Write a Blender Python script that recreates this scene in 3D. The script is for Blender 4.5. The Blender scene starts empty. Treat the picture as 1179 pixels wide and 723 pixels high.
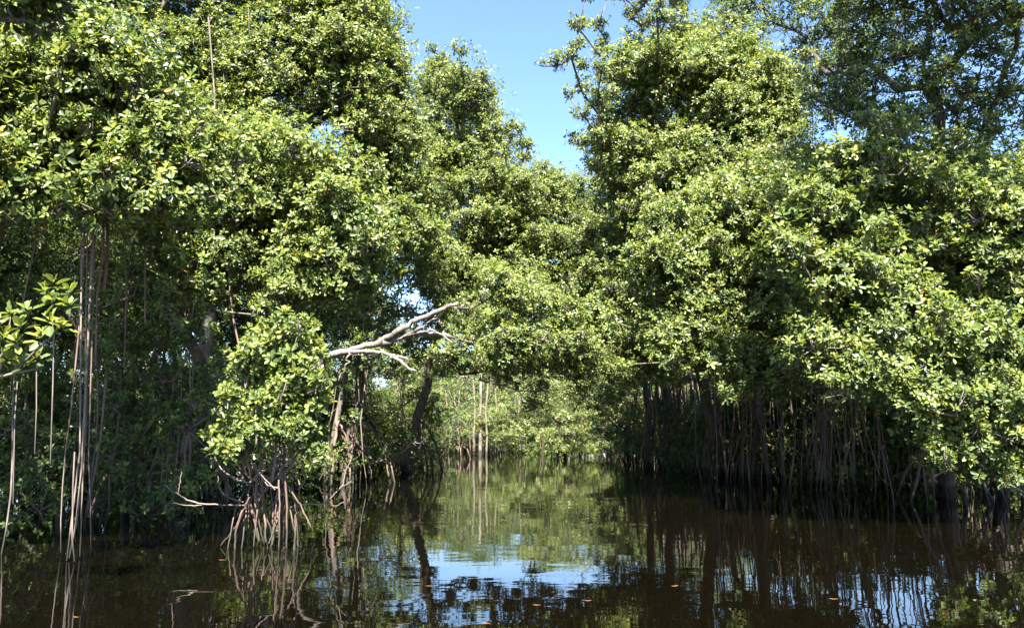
import bpy, math, random
import numpy as np
R = math.radians
# ------------------------------------------------------------------ camera, sky, sun, exposure
FPX, CX, CY, HOR, CAMZ = 925.0, 589.5, 361.5, 495.0, 1.3
PITCH = math.atan((HOR - CY) / FPX)
SC = bpy.context.scene
COL = SC.collection
cam_d = bpy.data.cameras.new('camera')
cam_d.sensor_width = 36.0
cam_d.lens = FPX / 1179.0 * 36.0
cam_d.clip_end = 2000.0
cam = bpy.data.objects.new('camera', cam_d)
COL.objects.link(cam)
cam.location = (0, 0, CAMZ)
cam.rotation_euler = (R(90) + PITCH, 0, 0)
SC.camera = cam

SUN_EL, SUN_AZ = 53.0, 177.0        # azimuth clockwise from +Y (view direction): behind the camera, to the right
world = bpy.data.worlds.new('World')
SC.world = world
world.use_nodes = True
wn = world.node_tree
sky = wn.nodes.new('ShaderNodeTexSky')
sky.sky_type = 'NISHITA'
sky.sun_disc = False
sky.sun_elevation = R(SUN_EL)
sky.sun_rotation = R(SUN_AZ)
sky.air_density = 1.0
sky.dust_density = 0.0
sky.ozone_density = 5.0
wn.links.new(sky.outputs[0], wn.nodes['Background'].inputs[0])
wn.nodes['Background'].inputs[1].default_value = 0.05
sun_d = bpy.data.lights.new('sun', 'SUN')
sun_d.energy = 5.0
sun_d.angle = R(0.5)
sun_d.color = (1.0, 0.94, 0.84)
sun = bpy.data.objects.new('sun', sun_d)
COL.objects.link(sun)
sun.location = (10, -20, 40)
sun.rotation_euler = (R(90 - SUN_EL), 0, R(180 - SUN_AZ) )
SC.view_settings.view_transform = 'Standard'
SC.view_settings.look = 'None'
SC.view_settings.gamma = 1.0
SC.view_settings.use_curve_mapping = False
SC.view_settings.exposure = 3.05
SC.cycles.max_bounces = 6
SC.cycles.diffuse_bounces = 1
SC.cycles.transmission_bounces = 2
SC.cycles.transparent_max_bounces = 8
# ------------------------------------------------------------------ helpers
CP, SP = math.cos(PITCH), math.sin(PITCH)
def P(px, py, Y):
    """world point at forward distance Y seen at photo pixel px, py"""
    u, v = (px - CX) / FPX, (CY - py) / FPX
    dy, dz = CP - v * SP, SP + v * CP
    s = Y / dy
    return np.array((u * s, Y, CAMZ + dz * s))

def tag(o, label=None, cat=None, group=None, kind=None):
    if label: o['label'] = label
    if cat: o['category'] = cat
    if group: o['group'] = group
    if kind: o['kind'] = kind
    return o

def empty(name, loc):
    o = bpy.data.objects.new(name, None)
    o.empty_display_size = 0.3
    o.location = tuple(loc)
    COL.objects.link(o)
    return o

class MB:
    """collects faces as numpy blocks, then builds one mesh object"""
    def __init__(s): s.v, s.f, s.t, s.n = [], [], [], 0
    def add(s, v, f, t=None):
        v = np.asarray(v, float).reshape(-1, 3)
        f = np.asarray(f, np.int64)
        s.v.append(v); s.f.append(f + s.n)
        s.t.append(np.zeros(len(f)) if t is None else np.asarray(t, float))
        s.n += len(v)
    def tube(s, pts, rad, sides=6, tint=0.0):
        pts = np.asarray(pts, float); n = len(pts)
        rad = np.broadcast_to(np.asarray(rad, float), (n,))
        tan = np.gradient(pts, axis=0)
        tan /= np.linalg.norm(tan, axis=1)[:, None] + 1e-9
        a = np.tile((1.0, 0.0, 0.0), (n, 1))
        a[np.abs(tan[:, 0]) > 0.9] = (0, 1, 0)
        if np.abs(tan[:, 0]).max() > 0.9 and np.abs(tan[:, 1]).max() < 0.9: a[:] = (0, 1, 0)
        e1 = np.cross(tan, a); e1 /= np.linalg.norm(e1, axis=1)[:, None] + 1e-9
        e2 = np.cross(tan, e1)
        ang = np.arange(sides) * 2 * np.pi / sides
        v = pts[:, None] + rad[:, None, None] * (np.cos(ang)[None, :, None] * e1[:, None] + np.sin(ang)[None, :, None] * e2[:, None])
        v = v.reshape(-1, 3)
        i = np.arange(n - 1)[:, None] * sides; j = np.arange(sides)[None]; k = (np.arange(sides)[None] + 1) % sides
        f = np.stack((i + j, i + k, i + sides + k, i + sides + j), -1).reshape(-1, 4)
        tip = len(v)
        v = np.vstack((v, pts[-1:] + tan[-1:] * rad[-1]))
        last = (n - 1) * sides
        capf = np.array([(last + q, last + (q + 1) % sides, tip, tip) for q in range(sides)])
        s.add(v, np.vstack((f, capf)), np.full(len(f) + sides, tint))
    def build(s, name, mat, parent=None, smooth=False, loc=None):
        v = np.vstack(s.v); f = np.vstack(s.f); t = np.concatenate(s.t)
        if loc is not None: v = v - np.asarray(loc)
        tri = f[:, 2] == f[:, 3]
        ln = np.where(tri, 3, 4)
        loops = f.ravel()
        keep = np.ones(len(loops), bool); keep[3::4] = ~tri
        loops = loops[keep]
        me = bpy.data.meshes.new(name)
        me.vertices.add(len(v)); me.vertices.foreach_set('co', v.astype(np.float32).ravel())
        me.loops.add(len(loops)); me.loops.foreach_set('vertex_index', loops.astype(np.int32))
        me.polygons.add(len(f))
        st = np.concatenate(([0], np.cumsum(ln)[:-1])).astype(np.int32)
        me.polygons.foreach_set('loop_start', st)
        if smooth: me.polygons.foreach_set('use_smooth', np.ones(len(f), bool))
        at = me.attributes.new('tint', 'FLOAT', 'FACE'); at.data.foreach_set('value', t.astype(np.float32))
        me.materials.append(mat)
        me.update(calc_edges=True)
        o = bpy.data.objects.new(name, me)
        if parent is not None: o.parent = parent
        COL.objects.link(o)
        return o

# ------------------------------------------------------------------ materials
def newmat(name):
    m = bpy.data.materials.new(name); m.use_nodes = True
    nt = m.node_tree
    return m, nt, nt.nodes['Principled BSDF'], nt.nodes['Material Output']

def ramp(nt, stops):
    r = nt.nodes.new('ShaderNodeValToRGB')
    el = r.color_ramp.elements
    while len(el) < len(stops): el.new(0.5)
    for e, (p, c) in zip(el, stops): e.position = p; e.color = (*c, 1)
    return r

def leaf_mat(name, stops, trans=0.38, rough=0.42, spec=0.4):
    m, nt, b, out = newmat(name)
    a = nt.nodes.new('ShaderNodeAttribute'); a.attribute_name = 'tint'
    r = ramp(nt, stops)
    nt.links.new(a.outputs['Fac'], r.inputs[0])
    nt.links.new(r.outputs[0], b.inputs['Base Color'])
    b.inputs['Roughness'].default_value = rough
    b.inputs['Specular IOR Level'].default_value = spec
    t = nt.nodes.new('ShaderNodeBsdfTranslucent')
    mul = nt.nodes.new('ShaderNodeMix'); mul.data_type = 'RGBA'; mul.blend_type = 'MULTIPLY'
    mul.inputs[0].default_value = 1.0
    mul.inputs[7].default_value = (1.45, 1.4, 0.6, 1)
    nt.links.new(r.outputs[0], mul.inputs[6]); nt.links.new(mul.outputs[2], t.inputs[0])
    mx = nt.nodes.new('ShaderNodeMixShader'); mx.inputs[0].default_value = trans
    nt.links.new(b.outputs[0], mx.inputs[1]); nt.links.new(t.outputs[0], mx.inputs[2])
    nt.links.new(mx.outputs[0], out.inputs[0])
    return m

def bark_mat(name, c1, c2, scale=9.0, rough=0.85):
    m, nt, b, out = newmat(name)
    tc = nt.nodes.new('ShaderNodeTexCoord')
    mp = nt.nodes.new('ShaderNodeMapping'); mp.inputs['Scale'].default_value = (1, 1, 0.3)
    n = nt.nodes.new('ShaderNodeTexNoise'); n.inputs['Scale'].default_value = scale; n.inputs['Detail'].default_value = 5
    nt.links.new(tc.outputs['Object'], mp.inputs[0]); nt.links.new(mp.outputs[0], n.inputs[0])
    r = ramp(nt, [(0.32, c1), (0.68, c2)])
    nt.links.new(n.outputs[0], r.inputs[0])
    # tide mark: a stained band of silt and algae up to about a foot above the water
    ge = nt.nodes.new('ShaderNodeNewGeometry'); sx = nt.nodes.new('ShaderNodeSeparateXYZ')
    nt.links.new(ge.outputs['Position'], sx.inputs[0])
    ad = nt.nodes.new('ShaderNodeMath'); ad.operation = 'MULTIPLY_ADD'; ad.inputs[1].default_value = -.35
    nt.links.new(n.outputs[0], ad.inputs[0]); nt.links.new(sx.outputs[2], ad.inputs[2])
    mr = nt.nodes.new('ShaderNodeMapRange'); mr.inputs[1].default_value = .0; mr.inputs[2].default_value = .12
    nt.links.new(ad.outputs[0], mr.inputs[0])
    mx = nt.nodes.new('ShaderNodeMix'); mx.data_type = 'RGBA'; mx.inputs[6].default_value = (.022, .020, .012, 1)
    nt.links.new(mr.outputs[0], mx.inputs[0]); nt.links.new(r.outputs[0], mx.inputs[7])
    nt.links.new(mx.outputs[2], b.inputs['Base Color'])
    b.inputs['Roughness'].default_value = rough
    bp = nt.nodes.new('ShaderNodeBump'); bp.inputs['Strength'].default_value = 0.5; bp.inputs['Distance'].default_value = 0.02
    nt.links.new(n.outputs[0], bp.inputs['Height']); nt.links.new(bp.outputs[0], b.inputs['Normal'])
    return m

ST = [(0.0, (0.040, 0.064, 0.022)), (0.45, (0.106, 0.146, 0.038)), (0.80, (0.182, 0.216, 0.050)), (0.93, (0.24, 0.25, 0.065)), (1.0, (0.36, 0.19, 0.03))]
LEAF = leaf_mat('mangrove_leaf', ST)
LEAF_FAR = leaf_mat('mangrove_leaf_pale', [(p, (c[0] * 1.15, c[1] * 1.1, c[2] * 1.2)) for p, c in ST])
LEAF_SHADE = leaf_mat('mangrove_leaf_shaded', [(p, (c[0] * 0.72, c[1] * 0.78, c[2] * 0.8)) for p, c in ST], trans=0.3, rough=.5, spec=.25)  # leaf colours darkened to put shade into understory and back crowns
BARK = bark_mat('grey_bark', (0.055, 0.043, 0.034), (0.14, 0.115, 0.095))
SHADE_BARK = bark_mat('shaded_bark', (0.022, 0.018, 0.015), (0.06, 0.05, 0.042))  # bark colour darkened so the upper right limbs look shaded
ROOT = bark_mat('red_brown_root', (0.048, 0.029, 0.022), (0.135, 0.088, 0.068))
PALE = bark_mat('bleached_wood', (0.045, 0.038, 0.033), (0.17, 0.153, 0.138), 22)
TWIG = bark_mat('pinkish_twig', (0.06, 0.045, 0.038), (0.15, 0.118, 0.10))

m, nt, b, out = newmat('dark_water')
b.inputs['Base Color'].default_value = (0.0016, 0.0012, 0.0006, 1)
b.inputs['Roughness'].default_value = 0.015
b.inputs['IOR'].default_value = 1.33
tc = nt.nodes.new('ShaderNodeTexCoord')
h = None
for sc_, amp, st in ((1.1, 1.0, (1, 1.5, 1)), (4.5, 0.16, (1, 1.7, 1)), (14.0, 0.016, (1, 1.3, 1))):
    mp = nt.nodes.new('ShaderNodeMapping'); mp.inputs['Scale'].default_value = st
    n = nt.nodes.new('ShaderNodeTexNoise'); n.inputs['Scale'].default_value = sc_; n.inputs['Detail'].default_value = 1.0
    nt.links.new(tc.outputs['Object'], mp.inputs[0]); nt.links.new(mp.outputs[0], n.inputs[0])
    mu = nt.nodes.new('ShaderNodeMath'); mu.operation = 'MULTIPLY'; mu.inputs[1].default_value = amp
    nt.links.new(n.outputs[0], mu.inputs[0])
    if h is None: h = mu
    else:
        ad = nt.nodes.new('ShaderNodeMath'); ad.operation = 'ADD'
        nt.links.new(h.outputs[0], ad.inputs[0]); nt.links.new(mu.outputs[0], ad.inputs[1]); h = ad
bp = nt.nodes.new('ShaderNodeBump'); bp.inputs['Strength'].default_value = 1.0; bp.inputs['Distance'].default_value = 0.0032
nt.links.new(h.outputs[0], bp.inputs['Height']); nt.links.new(bp.outputs[0], b.inputs['Normal'])
WATER = m
MUD = bark_mat('dark_mud', (0.018, 0.014, 0.010), (0.045, 0.036, 0.026), 2.0, 0.95)

# ------------------------------------------------------------------ terrain and water
shore_l = [(-30, -9.0), (0, -7.5), (6, -6.3), (9.5, -5.2), (13, -3.9), (18, -3.8), (24, -3.9), (34, -4.4), (44, -5.0), (49, -4.0)]
shore_r = [(-30, 16.0), (0, 13.0), (12, 10.8), (15, 9.8), (18.5, 8.5), (24, 7.5), (34, 6.4), (39, 5.2), (44, 3.0), (49, -4.0)]
def shore(tab, y):
    return np.interp(y, [a for a, _ in tab], [b_ for _, b_ in tab])
def ground_z(x, y):
    x = np.asarray(x, float); y = np.asarray(y, float)
    l, r = shore(shore_l, y), shore(shore_r, y)
    wig = 0.35 * np.sin(y * 1.3) + 0.25 * np.sin(y * 2.9 + x)
    d = np.minimum(x - l - wig, r + wig - x)           # >0 inside the channel
    d = np.where(y > 48, -(y - 46.5), d)
    z = np.clip(-d * 0.35, -0.9, -0.05) + np.clip((-d - 7) * .05, 0, .5)
    return z + 0.03 * np.sin(x * 1.7 + y * 0.6) * np.cos(y * 1.9 - x * 0.4)
xs = np.unique(np.concatenate((np.linspace(-300, -30, 12), np.linspace(-30, 30, 121), np.linspace(30, 300, 12))))
ys = np.unique(np.concatenate((np.linspace(-100, -10, 10), np.linspace(-10, 70, 161), np.linspace(70, 600, 18))))
X, Y = np.meshgrid(xs, ys)
mb = MB()
ni, nj = X.shape
idx = np.arange(ni * nj).reshape(ni, nj)
mb.add(np.stack((X, Y, ground_z(X, Y)), -1), np.stack((idx[:-1, :-1], idx[:-1, 1:], idx[1:, 1:], idx[1:, :-1]), -1).reshape(-1, 4))
tag(mb.build('mud_ground', MUD, smooth=True), 'dark wet mud of the mangrove banks and channel bed', 'ground', kind='structure')
mb = MB()
mb.add([(-320, -120, 0), (320, -120, 0), (320, 620, 0), (-320, 620, 0)], [(0, 1, 2, 3)])
tag(mb.build('water', WATER), 'still dark brown channel water mirroring the trees', 'water', kind='structure')

# ------------------------------------------------------------------ mangrove builder
def unit(a): return a / (np.linalg.norm(a, axis=-1, keepdims=True) + 1e-9)

def leaves(mb, rng, pos, axis, size, K=8, simple=False, yellow=0.004):
    N = len(pos)
    ref = np.where(np.abs(axis[:, 2:3]) > 0.9, np.array([[1.0, 0, 0]]), np.array([[0, 0, 1.0]]))
    t1 = unit(np.cross(axis, ref)); t2 = np.cross(axis, t1)
    k = np.arange(K)[None]
    az = k * 2.39996 + rng.uniform(0, 6.28, (N, 1)) + rng.normal(0, .25, (N, K))
    fr = k / (K - 1.0)
    tilt = np.radians(22 + 78 * fr) + rng.normal(0, .20, (N, K))
    L = size[:, None] * (0.62 + 0.45 * np.sqrt(fr)) * rng.uniform(.8, 1.15, (N, K))
    W = L * rng.uniform(.40, .54, (N, K))
    A = axis[:, None]
    rad = np.cos(az)[..., None] * t1[:, None] + np.sin(az)[..., None] * t2[:, None]
    c, s_ = np.cos(tilt)[..., None], np.sin(tilt)[..., None]
    d = A * c + rad * s_
    n = A * s_ - rad * c
    sd = np.cross(d, n)
    roll = rng.normal(0, .25, (N, K))[..., None]
    sd, n = sd * np.cos(roll) + n * np.sin(roll), n * np.cos(roll) - sd * np.sin(roll)
    base = pos[:, None] - A * (size[:, None, None] * .35 * fr[..., None]) + d * (.12 * L[..., None])
    L_, W_ = L[..., None], W[..., None]
    droop = rng.uniform(.02, .16, (N, K, 1))
    tip = base + d * L_ - n * (L_ * droop)
    if simple:
        m1 = base + d * (.55 * L_)
        v = np.stack((base, m1 + sd * (.52 * W_), tip, m1 - sd * (.52 * W_)), 2)
        nv = 4; fc = np.array([(0, 1, 2, 3)])
    else:
        m1 = base + d * (.36 * L_) + n * (W_ * .13)
        m2 = base + d * (.74 * L_) + n * (W_ * .15 - L_ * droop * .4)
        v = np.stack((base, m1 + sd * (.40 * W_), m2 + sd * (.48 * W_), tip, m2 - sd * (.48 * W_), m1 - sd * (.40 * W_)), 2)
        nv = 6; fc = np.array([(0, 1, 2, 3), (0, 3, 4, 5)])
    M = N * K
    v = v.reshape(-1, 3)
    f = (np.arange(M)[:, None, None] * nv + fc[None]).reshape(-1, 4)
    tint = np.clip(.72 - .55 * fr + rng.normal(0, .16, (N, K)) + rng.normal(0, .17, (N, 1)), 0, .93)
    tint = np.where(rng.random((N, K)) < yellow, 1.0, tint).reshape(-1)
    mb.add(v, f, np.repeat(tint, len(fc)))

def clump(mb, rng, c, r, dens, size, simple, flat=.72, K=8, under=.4, yellow=.003):
    """one leafy bough: rosettes over an uneven dome; returns the rosette feet"""
    n = max(6, int(dens * r * r * 7.4))
    d = rng.normal(0, 1, (int(n * 1.7) + 6, 3)); d = unit(d)
    d = d[(d[:, 2] > -.25) | (rng.random(len(d)) < under)][:n]
    lump = 1 + .3 * np.sin(d[:, 0] * 4.1 + c[0] * 3) * np.cos(d[:, 1] * 3.7 + c[1] * 2) + .15 * np.sin(d[:, 2] * 5 + c[2])
    q = np.where(rng.random(len(d)) < .2, rng.uniform(1.0, 1.6, len(d)), rng.uniform(.25, 1.1, len(d)) ** .7)
    pos = np.asarray(c) + d * (r * lump * q)[:, None] * np.array((1, 1, flat))
    ax = unit(d * .6 + np.array((0, -.32, .55)) + rng.normal(0, .28, d.shape))
    leaves(mb, rng, pos, ax, size * rng.uniform(.62, 1.2, len(d)), K, simple, yellow)
    return pos

def skeleton(rng, base, fork, nodes_c, tr, z0=0.6):
    """grow limbs from the fork to every bough centre; returns polylines with radii"""
    pts, par = [], []
    def path(a, b_, sag, step=.55):
        n = max(1, int(np.linalg.norm(b_ - a) / step)); out = []
        for i in range(1, n + 1):
            t = i / n
            p = a + (b_ - a) * t
            p = p + np.array((0, 0, sag * np.linalg.norm(b_ - a) * math.sin(t * math.pi)))
            if i < n: p = p + rng.normal(0, .045, 3) * min(1.5, np.linalg.norm(b_ - a) / 2)
            out.append(p)
        return out
    pts.append(np.array(base)); par.append(-1)
    for p in path(np.array(base), np.array(fork), .0):
        pts.append(p); par.append(len(pts) - 2)
    fk = len(pts) - 1
    plen = {fk: 0.0}
    order = np.argsort([np.linalg.norm(c - fork) for c in nodes_c])
    tips = []
    for ci in order:
        c = np.asarray(nodes_c[ci]) - np.array((0, 0, .12))
        cand = list(plen)
        cost = [np.linalg.norm(pts[i] - c) + .35 * plen[i] + (0.8 * max(0, pts[i][2] - c[2] - .3)) for i in cand]
        i0 = cand[int(np.argmin(cost))]
        prev = i0
        L0 = plen[i0]
        for p in path(pts[i0], c, -.06 if c[2] > pts[i0][2] else .07):
            pts.append(p); par.append(prev)
            L0 += np.linalg.norm(pts[-1] - pts[prev]); prev = len(pts) - 1
            plen[prev] = L0
        tips.append(prev)
    n = len(pts)
    w = np.zeros(n)
    for t in tips: w[t] += 1
    for i in range(n - 1, 0, -1): w[par[i]] += w[i]
    tot = max(w[0], 1)
    rad = np.maximum(tr * (w / tot) ** .46, .011)
    kids = [[] for _ in range(n)]
    for i in range(1, n): kids[par[i]].append(i)
    lines, stack = [], [(0, None)]
    while stack:
        i, p0 = stack.pop()
        ln, rr = ([pts[p0]], [min(rad[p0], rad[i] * 1.15)]) if p0 is not None else ([], [])
        while True:
            ln.append(pts[i]); rr.append(rad[i])
            ks = sorted(kids[i], key=lambda q: -w[q])
            if not ks: break
            for k in ks[1:]: stack.append((k, i))
            i = ks[0]
        if len(ln) > 1: lines.append((np.array(ln), np.array(rr)))
    return lines, np.array(pts), rad

def prop_root(rng, a, ang, reach, mat, parent, r=.028, loc=(0, 0, 0)):
    e = np.array((a[0] + math.cos(ang) * reach, a[1] + math.sin(ang) * reach, 0.0))
    e[2] = min(ground_z(e[0], e[1]), 0.0) - .12
    t = np.linspace(0, 1, 9)[:, None]
    mid = np.array((a[0] + (e[0] - a[0]) * .72, a[1] + (e[1] - a[1]) * .72, a[2] * .82 + .1))
    p = (1 - t) ** 2 * a + 2 * t * (1 - t) * mid + t * t * e
    p[1:-1] += rng.normal(0, .018, (7, 3))
    mb = MB(); mb.tube(p, np.linspace(r * 1.15, r * .8, 9), 6)
    return mb.build('prop_root', mat, parent, True, loc)

def hang_root(rng, a, zend, mat, parent, r=.012, loc=(0, 0, 0)):
    n = max(4, int((a[2] - zend) / .35))
    t = np.linspace(0, 1, n)
    p = np.stack((a[0] + np.cumsum(rng.normal(0, .02, n)) + rng.normal(0, .24) * t + .05 * np.sin(t * rng.uniform(4, 9) + a[1]) * t, a[1] + np.cumsum(rng.normal(0, .012, n)), a[2] + (zend - a[2]) * t), -1)
    p[0] = a
    mb = MB(); mb.tube(p, r * (1 + .25 * np.sin(t * 9 + a[0])), 5)
    return mb.build('aerial_root', mat, parent, True, loc)

def mangrove(label, base, clumps, tr=.10, fork=None, dens=82, size=.090, simple=False, props=7, aerial=5, mat=None, group=None,
             seed=1, twigs=9, K=8, name='mangrove_tree', cat='mangrove tree', z_prop=(.7, 1.8), under=.4, yellow=.003, flat=.72, root_r=1.0, bark=None):
    rng = np.random.default_rng(seed)
    base = np.array((base[0], base[1], min(float(ground_z(base[0], base[1])), .1) - .1))
    root = tag(empty(name, base), label, cat, group)
    cs = np.array([c for c, _ in clumps])
    if fork is None:
        cen = cs.mean(0)
        fork = base + (cen - base) * np.array((.35, .35, 0)) + np.array((0, 0, max(1.2, min(cs[:, 2].min() * .95, cen[2] * .55))))
    lines, pts, rad = skeleton(rng, base, np.array(fork), list(cs), tr)
    wood = MB(); crown = MB()
    for ln, rr in lines: wood.tube(ln, rr, 7 if rr[0] > .05 else 5)
    for c, r in clumps:
        feet = clump(crown, rng, c, r, dens, size, simple, flat, K, under, yellow)
        if twigs:
            for q in feet[rng.permutation(len(feet))[:twigs]]:
                a = c + (q - c) * rng.uniform(-.1, .25) - np.array((0, 0, .1))
                mdl = (a + q) / 2 + rng.normal(0, .05, 3) - np.array((0, 0, .06))
                wood.tube([a, mdl, q + (0, 0, -.01)], [.010, .008, .005], 4)
    wood.build('trunk', bark or BARK, root, True, base)
    crown.build('crown', mat or LEAF, root, False, base)
    tp = [p for p in pts[:8] if z_prop[0] < p[2] < z_prop[1]] or [base + (fork - base) * min(.9, 1.2 / max(.3, fork[2] - base[2]))]
    for i in range(props):
        a = tp[int(rng.integers(len(tp)))] * 1.0
        a = a + np.array((rng.normal(0, .03), rng.normal(0, .03), rng.uniform(-.25, .15)))
        a[2] = max(a[2], .45)
        prop_root(rng, a, i * 2.4 + rng.uniform(-.4, .4), rng.uniform(.35, 1.25), ROOT, root, rng.uniform(.018, .036), base)
    ok = np.where((pts[:, 2] > 1.6) & (pts[:, 2] < 4.2) & (rad < tr * .8))[0]
    dsh = np.minimum(pts[:, 0] - shore(shore_l, pts[:, 1]), shore(shore_r, pts[:, 1]) - pts[:, 0])
    ok = ok[dsh[ok] < np.where(pts[ok, 0] > 2, 2.2, .7)]
    if len(ok):
        for i in range(aerial):
            a = pts[int(rng.choice(ok))]
            if root_r > 1: a = cs[int(rng.integers(len(cs)))] * np.array((1, 1, 0)) + np.array((rng.normal(0, .4), rng.normal(0, .4), rng.uniform(3.0, 4.6)))
            long_ = rng.random() < .6
            hang_root(rng, a, -.15 if long_ else max(.3, a[2] - rng.uniform(.8, 2.5)), ROOT if rng.random() < .6 else TWIG, root, rng.uniform(.008, .016) * root_r, base)
    return root

def scat(poly, n, Yr, r, seed, gap=None):
    """bough centres spread inside an outline (photo pixels), each at a depth and radius of its own"""
    n = int(n * 1.9); r = (r[0] * .8, r[1] * .82)
    rng = np.random.default_rng(seed)
    poly = np.array(poly, float)
    lo, hi = poly.min(0), poly.max(0)
    x1, y1 = poly[:, 0], poly[:, 1]; x2, y2 = np.roll(x1, -1), np.roll(y1, -1)
    area = abs((x1 * y2 - x2 * y1).sum()) / 2
    gap = gap or .70 * math.sqrt(area / n)
    out, got, tries = [], [], 0
    while len(out) < n and tries < 6000:
        tries += 1
        p = rng.uniform(lo, hi)
        cr = ((y1 > p[1]) != (y2 > p[1])) & (p[0] < (x2 - x1) * (p[1] - y1) / (y2 - y1 + 1e-9) + x1)
        if cr.sum() % 2 == 0: continue
        if got and min(np.hypot(*(p - q)) for q in got) < gap * (1 - tries / 6000): continue
        got.append(p)
        out.append((P(p[0], p[1], Yr[0] + (Yr[1] - Yr[0]) * rng.random() ** 2.2), rng.uniform(*r)))
    big = len(out)                                     # smaller loose sprays standing proud of the boughs
    for i in range(int(big * .9)):
        c, q = out[int(rng.integers(big))]
        d = unit(rng.normal(0, 1, 3) + np.array((0, -.5, .25)))
        out.append((c + d * q * rng.uniform(.9, 1.5) * np.array((1.15, 1, .9)), q * rng.uniform(.28, .5)))
    return out

def gp(px, Y):  # foot of a tree: pixel column px at distance Y
    return ((px - CX) / FPX * Y / (CP - (CY - HOR) / FPX * SP), Y)

# ------------------------------------------------------------------ left bank
near = mangrove('big sunlit mangrove crown at upper left edge above long bare hanging roots', gp(-45, 11.0),
    scat([(-150, 60), (40, 30), (90, 10), (140, 60), (200, 110), (235, 190), (205, 250), (120, 245), (0, 225), (-150, 250)], 46, (7.9, 10.8), (.42, .66), 11)
    + scat([(-150, 0), (120, -50), (140, -300), (-150, -300)], 26, (9.0, 11.6), (.6, .85), 111),  # boughs above the view, added to shade the understory below
    tr=.12, dens=105, size=.082, props=6, aerial=3, seed=21, twigs=10)
nl = np.array(near.location)
def near_root(name, pts, Y, r, mat):
    mb = MB(); w = np.array([P(x, y, Y) for x, y in pts]); mb.tube(w, np.linspace(r, r * .85, len(w)) * .6, 6)
    return mb.build(name, mat, near, True, nl)
for pts, Y, r, mt in (
    ([(98, 200), (97, 280), (91, 380), (82, 470), (75, 524)], 8.5, .017, ROOT),
    ([(108, 200), (107, 280), (102, 380), (97, 480), (94, 540), (88, 600), (80, 642)], 8.4, .020, TWIG),
    ([(92, 210), (94, 280), (92, 520), (82, 603), (77, 645)], 8.3, .016, TWIG),
    ([(104, 300), (101, 420), (99, 480), (95, 560), (92, 640)], 8.5, .015, ROOT),
    ([(110, 250), (104, 460), (102, 530), (104, 575), (105, 636)], 8.7, .014, ROOT),
    ([(101, 230), (99, 380), (97, 520)], 8.45, .012, TWIG),
    ([(86, 520), (84, 560), (83, 620), (86, 646)], 8.2, .014, TWIG),
    ([(75, 524), (72, 560), (70, 600), (70, 636)], 8.6, .011, TWIG),
    ([(144, 260), (145, 340), (143, 430)], 9.2, .011, ROOT),
    ([(120, 240), (118, 300), (112, 340), (110, 420)], 9.0, .022, ROOT),
    ([(124, 230), (124, 290), (120, 335)], 9.1, .03, ROOT),
    ([(167, 300), (167, 372)], 10, .02, ROOT),
    ([(42, 425), (42, 470), (40, 522)], 6.3, .008, TWIG),
    ([(62, 385), (61, 440), (58, 532)], 6.1, .009, TWIG),
    ([(20, 440), (17, 480), (15, 580)], 6.6, .008, TWIG)):
    near_root('aerial_root', pts, Y, r, mt)
mbw, mbl = MB(), MB()
rng = np.random.default_rng(5)
sp = [(-60, 420, 6.6), (-20, 440, 6.4), (15, 430, 6.3), (42, 425, 6.3)]
mbw.tube([P(*q) for q in sp], [.02, .015, .012, .008], 5)
mbw.tube([P(15, 430, 6.3), P(40, 405, 6.2), P(62, 385, 6.1), P(60, 350, 6.1)], [.012, .01, .009, .005], 5)
mbw.tube([P(-20, 440, 6.4), P(8, 400, 6.3), P(12, 365, 6.3)], [.012, .009, .005], 5)
pp = np.array([P(*q) for q in [(12, 360, 6.3), (5, 385, 6.25), (18, 392, 6.2), (-8, 370, 6.3), (8, 412, 6.3), (60, 345, 6.1), (78, 350, 6.15), (58, 368, 6.05), (70, 375, 6.1), (52, 335, 6.1), (80, 335, 6.2), (42, 412, 6.3), (25, 420, 6.25), (62, 325, 6.15), (-12, 400, 6.3), (30, 355, 6.35), (48, 385, 6.1), (22, 375, 6.2)]])
leaves(mbl, rng, pp, unit(rng.normal(0, .3, pp.shape) + (0, -.25, .9)), np.full(len(pp), .112), 9)
mbw.build('branch', TWIG, near, True, nl)
mbl.build('leaf_spray', LEAF, near, False, nl)

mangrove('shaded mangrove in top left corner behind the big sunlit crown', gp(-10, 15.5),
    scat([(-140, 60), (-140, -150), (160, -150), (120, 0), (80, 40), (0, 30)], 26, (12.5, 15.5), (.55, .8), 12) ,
    tr=.12, seed=22, mat=LEAF_SHADE, aerial=8, props=5)
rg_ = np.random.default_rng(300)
mangrove('mangrove boughs added mostly out of view as shade, tips reaching into the top left corner', (-8.6, 6.2),
    [(np.array((rg_.uniform(-9.4, -5.7), rg_.uniform(4.2, 6.6), rg_.uniform(4.4, 5.8))), rg_.uniform(.35, .6)) for _ in range(40)]  # unseen boughs added to keep sky light off the left understory
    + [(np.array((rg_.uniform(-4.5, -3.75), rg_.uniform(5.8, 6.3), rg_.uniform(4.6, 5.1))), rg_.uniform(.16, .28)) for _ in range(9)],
    tr=.09, fork=(-7.4, 5.8, 3.6), seed=33, aerial=0, props=5, mat=LEAF_SHADE, dens=80)
tall = mangrove('tall mangrove at upper left with bare stem in its dark hollow', gp(225, 18.8),
    scat([(110, -130), (150, 30), (215, 95), (225, 150), (262, 160), (280, 130), (330, 165), (420, 150), (455, 110), (440, 40), (400, -60), (300, -150)], 64, (15.8, 19.0), (.55, .85), 13),
    tr=.15, seed=23, aerial=9, props=7)
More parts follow.
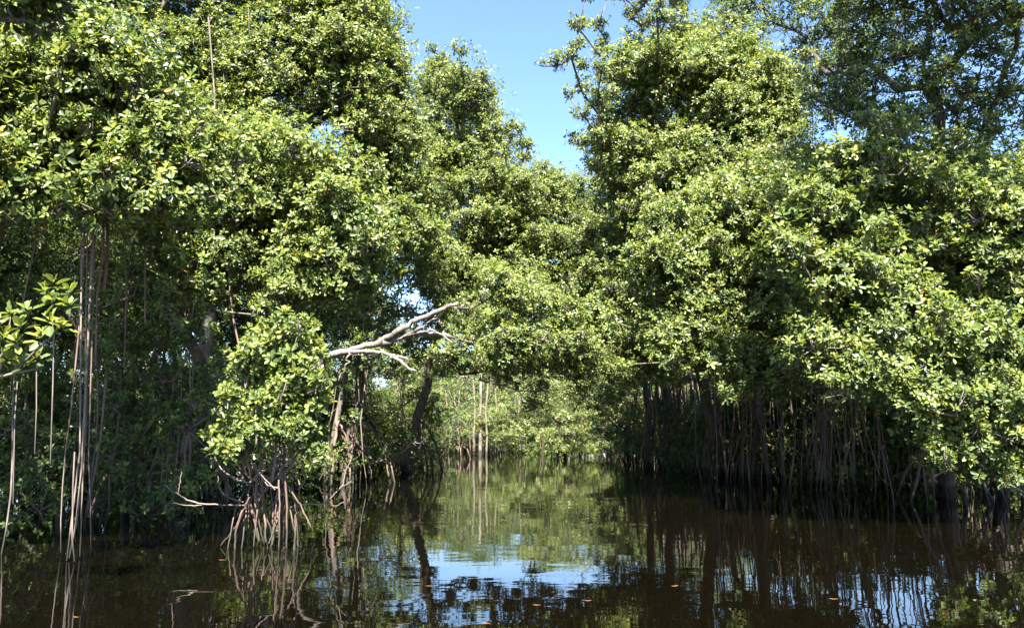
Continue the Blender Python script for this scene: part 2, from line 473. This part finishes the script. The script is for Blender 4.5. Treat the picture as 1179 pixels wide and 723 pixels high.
mangrove('mangrove bough mass overhanging the lone sunlit water shrub', gp(205, 14.5),
    scat([(190, 190), (250, 165), (330, 160), (405, 180), (428, 240), (430, 295), (395, 330), (365, 345), (325, 322), (290, 318), (240, 335), (195, 325), (180, 260)], 44, (11.2, 14.0), (.45, .68), 14),
    tr=.11, seed=24, aerial=12, props=9, dens=90)
slim = mangrove('slender tall mangrove whose right side borders the blue sky gap', gp(405, 21.0),
    scat([(400, 80), (400, -60), (415, -20), (436, 20), (450, 60), (462, 120), (485, 200), (495, 280), (440, 300), (400, 290), (415, 200)], 40, (17.5, 21.0), (.5, .8), 15),
    tr=.13, seed=25, aerial=9, props=8)
mangrove('pale green mangrove stepping down below the blue sky gap', gp(468, 26.0),
    scat([(488, 80), (520, 75), (556, 105), (575, 140), (592, 178), (612, 215), (620, 330), (560, 380), (500, 360), (484, 260)], 52, (21.5, 26.0), (.55, .85), 16)
    + scat([(478, 55), (500, 60), (560, 98), (600, 150), (632, 195), (600, 190), (560, 130), (490, 90)], 9, (21.5, 25), (.16, .3), 116),
    tr=.14, seed=26, aerial=14, props=9)
mangrove('mangrove leaning over mid channel, lowest leaves just above its reflection', gp(790, 31.0),
    scat([(595, 215), (625, 198), (655, 212), (695, 245), (740, 285), (780, 335), (775, 415), (720, 445), (690, 400), (640, 345), (560, 330), (565, 260)], 66, (23.5, 29.0), (.6, .9), 17)
    + scat([(465, 385), (650, 385), (650, 428), (465, 428)], 12, (24.0, 28.5), (.2, .34), 117),
    tr=.17, fork=P(765, 425, 30), seed=27, aerial=16, props=10)
mangrove('shaded mangrove boughs directly behind the dead pale branch', gp(378, 20.3),
    scat([(392, 330), (455, 268), (520, 300), (570, 370), (560, 425), (500, 432), (470, 425), (420, 430), (385, 400)], 22, (18.7, 21.0), (.38, .6), 18)
    + scat([(555, 320), (640, 332), (695, 400), (685, 432), (600, 424), (560, 412)], 26, (17.6, 20.5), (.4, .62), 181)
    + scat([(555, 420), (690, 420), (715, 480), (655, 445), (610, 468), (575, 440)], 7, (18.5, 21.5), (.2, .36), 182),
    tr=.07, fork=P(405, 392, 20.0), seed=28, aerial=5, props=4, dens=60)
mangrove('dim leafy mangrove in deep shade between hanging roots and water shrub', gp(150, 13.5),
    scat([(105, 290), (200, 340), (262, 400), (255, 520), (225, 590), (160, 605), (112, 590), (118, 430)], 17, (10.8, 13.2), (.35, .55), 19),
    tr=.07, seed=29, aerial=8, props=8, mat=LEAF_SHADE, dens=40)
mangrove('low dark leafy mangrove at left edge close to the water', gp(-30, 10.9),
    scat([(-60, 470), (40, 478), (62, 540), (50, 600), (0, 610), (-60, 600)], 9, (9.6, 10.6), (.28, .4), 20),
    tr=.05, seed=30, aerial=2, props=5, mat=LEAF_SHADE, dens=50)
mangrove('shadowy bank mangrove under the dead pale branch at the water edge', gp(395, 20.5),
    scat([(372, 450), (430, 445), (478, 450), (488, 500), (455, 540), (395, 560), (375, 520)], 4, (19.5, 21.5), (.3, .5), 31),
    tr=.06, seed=31, aerial=5, props=5, mat=LEAF_SHADE, dens=24)
mangrove('yellow green young mangrove beneath the dead branch tips at the channel bend', gp(470, 33.0),
    scat([(462, 455), (480, 440), (500, 450), (505, 490), (490, 512), (465, 510)], 14, (30.5, 33.5), (.4, .6), 32),
    tr=.06, seed=32, aerial=4, props=7, dens=40)

# ------------------------------------------------------------------ dead branch
def limb(o, name, pts, r0, r1, mat, sides=8, jit=.02, sd=3):
    rg = np.random.default_rng(sd)
    w = np.array([P(*q) for q in pts]); n = len(w)
    t = np.linspace(0, n - 1, n * 4); i = np.clip(t.astype(int), 0, n - 2); f = (t - i)[:, None]
    g = np.gradient(w, axis=0)
    p = (2 * f ** 3 - 3 * f ** 2 + 1) * w[i] + (f ** 3 - 2 * f ** 2 + f) * g[i] + (-2 * f ** 3 + 3 * f ** 2) * w[i + 1] + (f ** 3 - f ** 2) * g[i + 1]
    p[1:-1] += rg.normal(0, jit, (len(p) - 2, 3))
    mb = MB(); mb.tube(p, np.linspace(r0, r1, len(p)) * (1 + rg.normal(0, .07, len(p))), sides)
    return mb.build(name, mat, o, True, np.array(o.location))
dy = 18.0
dr = tag(empty('dead_tree', P(312, 563, 18.6)), 'bleached leafless dead tree trunk leaning over the channel from the left bank', 'dead tree')
limb(dr, 'trunk', [(312, 566, 18.6), (330, 500, 18.5), (352, 440, 18.3), (378, 412, 18), (402, 404, 17.9), (440, 394, 17.8), (470, 387, 17.8), (500, 384, 17.9), (519, 388, 18)], .10, .045, PALE, 10)
limb(dr, 'limb', [(434, 396, 17.8), (452, 384, 17.7), (475, 372, 17.6), (500, 361, 17.5), (517, 353, 17.4), (527, 349, 17.4)], .07, .04, PALE, 10)
limb(dr, 'limb', [(396, 406, 17.9), (420, 404, 17.7), (440, 407, 17.6), (455, 412, 17.5), (466, 420, 17.4), (479, 427, 17.3)], .05, .028, PALE)
limb(dr, 'limb', [(450, 410, 17.6), (462, 411, 17.5), (470, 415, 17.5)], .05, .02, PALE)
limb(dr, 'twig', [(464, 388, 17.7), (478, 380, 17.6), (492, 373, 17.6), (502, 367, 17.5)], .032, .018, PALE, 6)
limb(dr, 'twig', [(466, 387, 17.7), (480, 383, 17.6), (496, 381, 17.6), (506, 384, 17.6), (520, 394, 17.5)], .035, .018, PALE, 6)
limb(dr, 'twig', [(402, 406, 17.8), (398, 420, 17.8), (390, 438, 17.8)], .03, .012, PALE, 6)
limb(dr, 'twig', [(519, 388, 18), (530, 391, 18.2), (545, 396, 18.3), (560, 409, 18.5)], .022, .010, BARK, 6)
limb(dr, 'twig', [(420, 408, 17.8), (430, 425, 17.9), (440, 450, 18)], .022, .01, PALE, 6)

# ------------------------------------------------------------------ sunlit shrub in the water
SY = 9.3
sb = tag(empty('mangrove_shrub', P(305, 628, SY)), 'small sunlit mangrove shrub on arching stilt roots standing alone in the water', 'mangrove shrub')
def sl(name, pts, r0, r1, mat, jit=.007, sd=1, dyy=0):
    return limb(sb, name, [(x, y, SY + (q[0] if q else dyy)) for x, y, *q in pts], r0, r1, mat, 6, jit, sd)
for i, (pts, r, d) in enumerate((
    ([(287, 572), (278, 592), (272, 610), (270, 640)], .022, -.1), ([(288, 580), (293, 600), (298, 624)], .02, .0), ([(286, 578), (286, 600), (285, 625)], .019, .12),
    ([(281, 590), (268, 610), (254, 628)], .014, .05), ([(328, 545), (330, 580), (330, 632)], .02, -.12), ([(321, 552), (322, 590), (321, 634)], .016, -.2),
    ([(322, 548), (343, 577), (352, 594), (358, 607)], .017, -.1), ([(340, 592), (340, 615), (339, 640)], .018, -.25), ([(312, 560), (314, 590), (313, 628)], .014, .1),
    ([(303, 560), (305, 595), (304, 626)], .014, .2), ([(335, 560), (345, 600), (350, 622)], .012, .3), ([(300, 545), (296, 590), (290, 622)], .012, .35),
    ([(318, 555), (326, 590), (338, 622)], .012, .4), ([(294, 560), (280, 600), (262, 622)], .012, .35), ([(330, 550), (318, 590), (316, 622)], .012, .25))):
    sl('prop_root', [(x, y, d) for x, y in pts], r * .62, r * .5, ROOT, .003, sd=i)
for i, (pts, r) in enumerate((
    ([(285, 581), (260, 581), (236, 580), (218, 576), (205, 569), (190, 558)], .013), ([(294, 580), (304, 566), (314, 552), (335, 537), (346, 516), (361, 508)], .022),
    ([(300, 538), (290, 554), (273, 552), (256, 541), (247, 526)], .016), ([(314, 552), (290, 540), (272, 525), (261, 513)], .013), ([(280, 578), (262, 572), (252, 560), (251, 548)], .009),
    ([(330, 585), (352, 580), (373, 579), (393, 560), (397, 545), (404, 529)], .013), ([(205, 569), (207, 556), (209, 543)], .008), ([(207, 570), (202, 560), (198, 556)], .007),
    ([(236, 580), (222, 582), (197, 579)], .009), ([(320, 548), (332, 560), (322, 572), (306, 588), (294, 590)], .013), ([(346, 516), (343, 505), (340, 490)], .011),
    ([(335, 537), (350, 532), (358, 524)], .011), ([(393, 560), (400, 557), (404, 554)], .006), ([(294, 580), (296, 550), (300, 520), (296, 480)], .02),
    ([(314, 552), (318, 510), (314, 460), (322, 410)], .022), ([(335, 537), (340, 500), (352, 460), (348, 420)], .018), ([(290, 554), (280, 510), (272, 470), (276, 440)], .014),
    ([(318, 510), (335, 480), (368, 470)], .012), ([(300, 520), (288, 495), (262, 500)], .012), ([(373, 579), (385, 582), (396, 578)], .007))):
    sl('branch', [(x, y, (.12 if i % 2 else -.05)) for x, y in pts], r * .82, r * .45, TWIG, .004, sd=40 + i)
rng = np.random.default_rng(71)
for i in range(16):
    x = rng.uniform(272, 348); y = rng.uniform(540, 572); bx = x + rng.uniform(-22, 22)
    sl('prop_root', [(x, y, rng.uniform(-.1, .3)), ((x + bx) / 2 + rng.uniform(-4, 4), y + 25, .1), (bx, 628 + rng.uniform(-6, 6), rng.uniform(-.2, .4))], .009, .007, ROOT, .004, sd=130 + i)
    x, y = rng.uniform(270, 345), rng.uniform(535, 575); dx = rng.uniform(-38, 38); up_ = rng.uniform(25, 70); dd = rng.uniform(-.3, .35)
    sl('branch', [(x, y, dd), (x + dx * .35, y - up_ * .3 + rng.uniform(-3, 8), dd), (x + dx * .75, y - up_ * .6, dd + .05), (x + dx, y - up_, dd)], .0085, .003, TWIG, .005, sd=90 + i)
rng = np.random.default_rng(77)
mbl, mbt = MB(), MB()
cl = scat([(318, 376), (342, 368), (356, 395), (364, 440), (372, 475), (366, 528), (340, 508), (300, 502), (268, 530), (262, 490), (266, 440), (284, 408), (296, 384)], 36, (SY - .4, SY + .4), (.15, .24), 78)
for c, r in cl:
    ft = clump(mbl, rng, c, r, 115, .086, False, .9, 8, .6, .003)
    for q in ft[:3]: mbt.tube([c - (0, 0, .15), (c + q) / 2, q], [.008, .006, .004], 4)
    mbt.tube([P(313, 505, SY), (P(313, 480, SY) + c) / 2, c - (0, 0, .1)], [.012, .009, .006], 4)
sbl = np.array(sb.location)
mbl.build('crown', LEAF, sb, False, sbl)
mbt.build('twigs', TWIG, sb, True, sbl)

# ------------------------------------------------------------------ far end of the channel
mangrove('bright pale bush mangrove at the far end of the channel, leaves touching the water', gp(650, 41.5),
    scat([(570, 480), (592, 425), (640, 408), (700, 422), (728, 452), (725, 512), (680, 522), (630, 516), (585, 500)], 40, (36.5, 42.0), (.5, .95), 51),
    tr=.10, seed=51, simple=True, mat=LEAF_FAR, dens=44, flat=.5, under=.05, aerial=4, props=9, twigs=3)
mangrove('rounded bright mangrove bush between the far pale bush and the red brown root columns', gp(722, 36.0),
    scat([(690, 440), (735, 425), (752, 450), (748, 500), (715, 522), (692, 505)], 20, (32.0, 35.5), (.35, .65), 55),
    tr=.08, seed=55, simple=True, dens=44, flat=.5, under=.05, aerial=4, props=9, twigs=4)
mangrove('shaded mangrove bush at the far left bend, darker than the pale bush', gp(508, 39.0),
    scat([(482, 430), (540, 425), (548, 470), (530, 505), (490, 508)], 15, (36.5, 40.0), (.4, .7), 56),
    tr=.08, seed=56, simple=True, dens=32, aerial=6, props=9, twigs=4, mat=LEAF_SHADE)
far = mangrove('far mangrove with bare grey trunks left of the pale bush', gp(535, 50.0),
    scat([(490, 425), (530, 405), (590, 412), (575, 470), (545, 490), (500, 490)], 34, (46.5, 52.0), (.6, .9), 52),
    tr=.12, seed=52, simple=True, mat=LEAF_SHADE, dens=26, aerial=16, props=10, twigs=3, root_r=3.0)
mangrove('far low mangrove with spreading light fronds, just left of the pale bush', gp(560, 45.0),
    scat([(540, 480), (580, 470), (592, 490), (585, 505), (550, 502)], 16, (42.5, 45.5), (.45, .7), 53),
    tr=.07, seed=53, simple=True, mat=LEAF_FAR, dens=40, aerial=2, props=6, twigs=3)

for px, Y_, r, top in ((546, 42.0, .07, 3.9), (553, 42.4, .10, 4.2), (560, 42.1, .06, 3.7), (528, 41.5, .06, 3.4), (514, 41.0, .05, 3.3), (598, 43.5, .06, 4.0), (571, 43.0, .045, 3.8)):
    x, y = gp(px, Y_); q = math.sin(px)
    mb = MB(); mb.tube([(x, y, -.2), (x + .05 * q, y, 1.0), (x - .06 * q, y + .1, 2.2), (x + .1 * q, y, top)], [r, r * .9, r * .85, r * .7], 7)
    mb.build('bare_stem', BARK if r > .055 else ROOT, far, True, np.array(far.location))

# ------------------------------------------------------------------ right bank
t1 = mangrove('tall bright mangrove right of the sky gap with loose sprays reaching left', gp(815, 24.0),
    scat([(700, 90), (745, 55), (800, 35), (880, 65), (925, 95), (920, 150), (860, 195), (785, 215), (770, 255), (735, 265), (705, 220), (690, 150)], 62, (17.5, 21.5), (.5, .8), 61)
    + [(c, r) for c, r in scat([(640, 75), (655, 10), (700, -70), (790, -90), (800, 10), (720, 55), (700, 180), (665, 160)], 23, (16.5, 19.5), (.18, .36), 62)],
    tr=.16, seed=61, aerial=12, props=9)
mangrove('dark slim mangrove crown behind the tall bright one, beside the sky gap', gp(745, 29.0),
    scat([(690, 165), (720, 150), (760, 200), (775, 280), (740, 285), (705, 250)], 18, (24.5, 28.0), (.5, .75), 63),
    tr=.10, seed=62, aerial=6, props=6, mat=LEAF_SHADE)
mid = mangrove('broad sunlit mangrove in the middle of the right bank over red brown roots', gp(865, 22.5),
    scat([(765, 235), (850, 200), (930, 180), (960, 250), (950, 340), (955, 440), (885, 438), (800, 425), (745, 395), (745, 300)], 74, (14.8, 18.5), (.5, .75), 64)
    + scat([(685, 275), (760, 240), (775, 400), (725, 440), (680, 405), (668, 320)], 20, (18.5, 21.5), (.45, .65), 164),
    tr=.14, fork=P(870, 430, 19.5), seed=63, aerial=22, props=10)
big = mangrove('large glossy mangrove nearest on the right, low boughs almost touching water', gp(1085, 16.5),
    scat([(890, 215), (960, 178), (1010, 165), (1110, 172), (1190, 215), (1290, 260), (1290, 500), (1180, 480), (1130, 470), (1060, 465), (1030, 430), (960, 435), (925, 395), (905, 300)], 92, (11.0, 14.5), (.40, .62), 65)
    + scat([(1050, 470), (1180, 480), (1290, 520), (1240, 555), (1110, 545), (1075, 520)], 15, (11.2, 13.0), (.25, .4), 66),
    tr=.15, fork=P(1090, 455, 15.0), seed=64, aerial=20, props=12, size=.097)
up = mangrove('tall mangrove at upper right with shade-darkened trunk and thin shaded crown against the sky', gp(1150, 16.5),
    scat([(980, -110), (960, 60), (965, 120), (1010, 150), (1090, 150), (1200, 145), (1280, 60), (1280, -90)], 74, (13.0, 18.0), (.32, .55), 67)
    + scat([(790, -100), (840, 30), (900, 62), (930, 70), (960, 150), (1000, 140), (990, -110)], 34, (19.5, 23.0), (.45, .75), 167)
    + scat([(990, -130), (1320, -130), (1400, -520), (1000, -420)], 40, (9.0, 14.5), (.6, .9), 68),  # unseen overhead boughs added to shade the crown beneath
    tr=.12, fork=P(1068, 100, 15.5), seed=65, aerial=6, props=8, mat=LEAF_SHADE, dens=44, bark=SHADE_BARK)
ul = np.array(up.location)
for pts, a, b_ in (([(1130, 175, 15.9), (1150, 100, 15), (1172, 40, 14), (1150, 18, 13.5), (1110, -5, 13), (1060, -40, 12.5)], .09, .05),
                   ([(925, 108, 15.5), (960, 122, 15.6), (990, 140, 15.8), (1060, 150, 16)], .05, .07),
                   ([(1030, 160, 16), (985, 115, 15.5), (955, 80, 15.2)], .045, .03)):
    limb(up, 'limb', pts, a * .6, b_ * .6, SHADE_BARK)

def curtain(tree, n, px, Y_, ztop, r, sd):
    rg = np.random.default_rng(sd); o = np.array(tree.location)
    for i in range(n):
        yy = rg.uniform(*Y_); x, y = gp(rg.uniform(*px), yy)
        hang_root(rg, np.array((x, y, rg.uniform(*ztop))), -.15 if rg.random() < .8 else rg.uniform(.2, 1.2), ROOT if rg.random() < .7 else TWIG, tree, rg.uniform(*r), o)
curtain(mid, 30, (800, 965), (17.0, 22.5), (2.6, 3.8), (.006, .017), 301)
curtain(big, 30, (955, 1190), (13.5, 18.0), (2.0, 3.0), (.007, .016), 302)
for tr_, pts, Y_, r in ((tall, [(240, 20), (244, 70), (247, 110), (248, 152)], 15.2, .026), (tall, [(257, 70), (258, 105)], 15.3, .018), (tall, [(286, 10), (287, 40)], 15.2, .02),
                        (slim, [(435, 120), (433, 165), (432, 210), (430, 252)], 17.0, .022), (big, [(935, 90), (936, 130), (935, 168)], 14.0, .012), (big, [(962, 120), (963, 150), (962, 182)], 14.0, .012),
                        (mid, [(763, 235), (764, 275)], 14.9, .016), (big, [(905, 470), (897, 498), (894, 514)], 15.5, .022), (big, [(1011, 480), (1012, 520), (1012, 548)], 14.2, .017), (big, [(990, 440), (985, 490), (979, 545)], 15, .014)):
    w = np.array([P(x, y, Y_) for x, y in pts]); mb = MB(); mb.tube(w, np.linspace(r * .75, r * .45, len(w)), 6)
    mb.build('aerial_root', TWIG if pts[0][1] < 300 else ROOT, tr_, True, np.array(tr_.location))
# trees standing back on the right bank, only stems and thin crowns showing
for i, (px, Y_, top, n, lab) in enumerate((
    (800, 34.5, 400, 16, 'bank mangrove at mid right with thick red brown root columns at the water'),
    (835, 27.0, 330, 14, 'shaded mangrove stems behind the broad sunlit mangrove'),
    (905, 25.0, 330, 14, 'shaded mangrove with a leaning orange root, under the right canopy'),
    (985, 23.0, 320, 14, 'shaded root tangle mangrove beneath the right canopy'),
    (1180, 20.5, 330, 14, 'shaded mangrove at right edge behind the low glossy boughs'),
    (1260, 24.0, 300, 16, 'thin mangrove stems beyond the right edge boughs'))):
    w = 48 if Y_ > 30 else 95; top -= 150; n = 34 if Y_ < 30 else n  # hidden crowns raised and thickened to shade the roots
    bt = mangrove(lab, gp(px, Y_), scat([(px - w, top + 30), (px, top), (px + w, top + 30), (px + w, 495 - 925 * 2.7 / Y_), (px - w, 495 - 925 * 2.7 / Y_)], n, (Y_ - 4.0, Y_ + 3.5), (.55, .85), 80 + i),
             tr=.08, seed=90 + i, aerial=44, props=9, root_r=1.5, mat=LEAF_SHADE, dens=40, twigs=5)
    if i == 0:
        curtain(bt, 20, (755, 772), (30.5, 32.0), (2.6, 3.6), (.02, .06), 303); curtain(bt, 14, (776, 800), (30.0, 31.5), (2.6, 3.6), (.015, .045), 304); curtain(bt, 12, (722, 752), (31, 33), (2.4, 3.4), (.012, .03), 305)

# ------------------------------------------------------------------ background mangroves (copies of three)
def generic(seed, h, w, n):
    rg = np.random.default_rng(seed); out = []
    for i in range(n):
        a, q = rg.uniform(0, 6.28), math.sqrt(rg.random())
        z = h * rg.uniform(.2 if h > 4 else .12, 1.0)
        k = w * (1 - .55 * max(0, z / h - .45) / .55)
        out.append((np.array((math.cos(a) * q * k, math.sin(a) * q * k + 80, z)), rg.uniform(.6, 1.0)))
    return out
protos = []
for i, (h, w, n) in enumerate(((10.5, 2.6, 56), (7.5, 2.4, 40), (5.2, 2.4, 36), (2.9, 2.3, 34))):
    protos.append(mangrove('', (0, 80), generic(200 + i, h, w, n), tr=.14 if i < 3 else .05, seed=210 + i, simple=True, dens=30 if i < 3 else 20, aerial=8, props=9 if i < 3 else 16, twigs=2,
                           fork=None if i < 3 else (0, 80, .9), mat=LEAF_SHADE, name='mangrove_tree' if i < 3 else 'mangrove_sapling', under=.5))
rng = np.random.default_rng(44)
for i in range(14):                                    # thin upright stems of the sapling thicket
    x, y, hh = rng.uniform(-2.2, 2.2), rng.uniform(-1.6, 1.6), rng.uniform(1.6, 3.4)
    z = np.linspace(-.2, hh, 7)
    mb = MB()
    mb.tube(np.stack((x + np.cumsum(rng.normal(0, .035, 7)) + rng.normal(0, .12) * z, y + np.cumsum(rng.normal(0, .035, 7)), z), -1), np.linspace(.026, .012, 7) * rng.uniform(.6, 1.3), 5)
    mb.build('stem', ROOT if i % 2 else BARK, protos[3], True)
def copy_tree(o, loc, rz, sc_):
    c = o.copy(); COL.objects.link(c)
    c.location = loc; c.rotation_euler = (0, 0, rz); c.scale = (sc_,) * 3
    for ch in o.children:
        d = ch.copy(); COL.objects.link(d); d.parent = c
    return c
spots = [(-160, 19, 0), (-40, 20, 0), (60, 20.5, 0), (150, 22, 0), (250, 23, 0), (330, 25, 0), (-80, 27, 0), (100, 29, 0), (300, 30, 0), (380, 31, 0), (440, 37, 1), (400, 43, 1), (320, 38, 0),
         (465, 52, 2), (500, 58, 2), (560, 57, 2), (610, 52, 2), (660, 54, 2), (700, 50, 2), (735, 46, 2), (780, 42, 2), (820, 46, 2), (900, 44, 2), (1000, 46, 2), (1120, 44, 2), (1220, 40, 2), (640, 62, 2), (540, 64, 2)]
spots += [(-120, 16.5, 0), (-20, 24, 0), (40, 25.5, 0), (180, 26, 0), (-200, 22, 0), (220, 31, 0), (20, 32, 0), (-100, 34, 0), (520, 60, 1), (580, 62, 1), (640, 58, 1), (690, 60, 1), (790, 44, 1), (850, 38, 1), (930, 42, 1), (740, 56, 1), (480, 66, 1), (760, 64, 1), (545, 58, 1), (615, 60, 1), (665, 64, 1), (715, 62, 1), (500, 63, 1), (775, 52, 1),
          (-60, 14.5, 3), (270, 18, 3), (20, 18, 3), (140, 19, 3), (240, 21, 3), (420, 29, 3), (440, 33, 3), (390, 35, 3), (310, 28, 3), (470, 44, 3), (350, 33, 3),
          (750, 36, 3), (795, 30, 3), (840, 26, 3), (890, 24, 3), (935, 22.5, 3), (985, 21, 3), (1035, 20, 3), (1090, 19.5, 3), (1145, 18.8, 3), (1200, 18.2, 3), (1270, 17.5, 3), (820, 33, 3), (870, 30, 3), (960, 26.5, 3), (1060, 25, 3), (1170, 24, 3), (1280, 23, 3), (530, 54, 3), (590, 49, 3), (620, 48, 3), (515, 56, 3), (575, 57, 3), (640, 50, 3), (910, 29, 3), (1010, 27.5, 3), (455, 40, 3)]
labs = ['tall shaded mangrove in the dense wood behind the left bank', 'mid height mangrove standing back behind the far and right banks', 'low distant mangrove in the tree line behind the far bank', 'low dark bushy mangrove filling the shade under taller bank trees']
grps = ['mangroves in the wood behind the left bank', 'mid height mangroves behind the banks', 'distant mangroves behind the far bank', 'dark mangrove saplings under the bank trees']
rng = np.random.default_rng(9)
used = set()
for px, Y_, k in spots:
    x, y = gp(px, Y_)
    o = protos[k]
    z = float(ground_z(x, y)) - .12
    if k in used: o = copy_tree(o, (x, y, z), rng.uniform(0, 6.28), (rng.uniform(.85, 1.0) if px < 1000 else rng.uniform(.62, .85)) if k == 3 and px > 700 else rng.uniform(.88, 1.1))
    else:
        o.location = (x, y, z); used.add(k)
    tag(o, labs[k], 'mangrove tree', grps[k])

# ------------------------------------------------------------------ far wood closing the horizon
rng = np.random.default_rng(15)
mb = MB()
for i in range(420):
    a = rng.uniform(-75, 75); d = rng.uniform(72, 105)
    c = np.array((math.sin(R(a)) * d, math.cos(R(a)) * d, rng.uniform(.2, 3.6 + .8 * math.sin(a * .4))))
    clump(mb, rng, c, rng.uniform(1.1, 1.9), 7, .34, True, .8, 7, .6, 0)
tag(mb.build('distant_woods', LEAF_SHADE), 'low dark line of far off mangrove wood beyond the trees', 'woods', kind='stuff')

# ------------------------------------------------------------------ fallen leaves on the water
m, nt, b, out = newmat('fallen_leaf')
b.inputs['Base Color'].default_value = (.15, .06, .015, 1); b.inputs['Roughness'].default_value = .5
FALL = m
rng = np.random.default_rng(3)
flo = [(88, 711, 'yellow fallen leaf afloat below the hanging roots at lower left'), (256, 645, 'orange fallen leaf afloat in front of the shrub stilt roots'),
       (396, 648, 'long orange fallen leaf afloat left of the blue reflection'), (560, 718, 'yellow fallen leaf at the bottom edge inside the blue reflection'),
       (617, 662, 'orange fallen leaf afloat right of the blue reflection'), (618, 697, 'reddish fallen leaf inside the blue reflection'),
       (677, 692, 'yellow fallen leaf afloat right of the blue reflection'), (777, 675, 'rusty fallen leaf afloat at lower right of centre'),
       (494, 675, 'small tan fallen leaf inside the blue reflection'), (960, 690, 'small brown fallen leaf afloat on the dark right water')]
for px, py, lab in flo:
    d = CAMZ / ((py - HOR) / FPX)
    p = P(px, py, 1.0); s_ = CAMZ / (CAMZ - p[2]); x, y = p[0] * s_, s_
    L = rng.uniform(.05, .085)
    a = np.linspace(0, 1, 7)
    wd = .17 * L * np.sin(np.pi * a ** .8) + .001
    mb = MB()
    z = .005 + .003 * (a - .5) ** 2 * 4
    v = np.concatenate((np.stack((a * L - L / 2, wd, z + .001), -1), np.stack((a * L - L / 2, a * 0, z), -1), np.stack((a * L - L / 2, -wd, z + .001), -1)))
    f = [(i, i + 1, 8 + i, 7 + i) for i in range(6)] + [(7 + i, 8 + i, 15 + i, 14 + i) for i in range(6)]
    mb.add(v, f)
    o = mb.build('floating_leaf', FALL)
    o.location = (x, y, 0.0); o.rotation_euler = (0, 0, rng.uniform(-.5, .5))
    tag(o, lab, 'leaf', 'fallen leaves floating on the water')
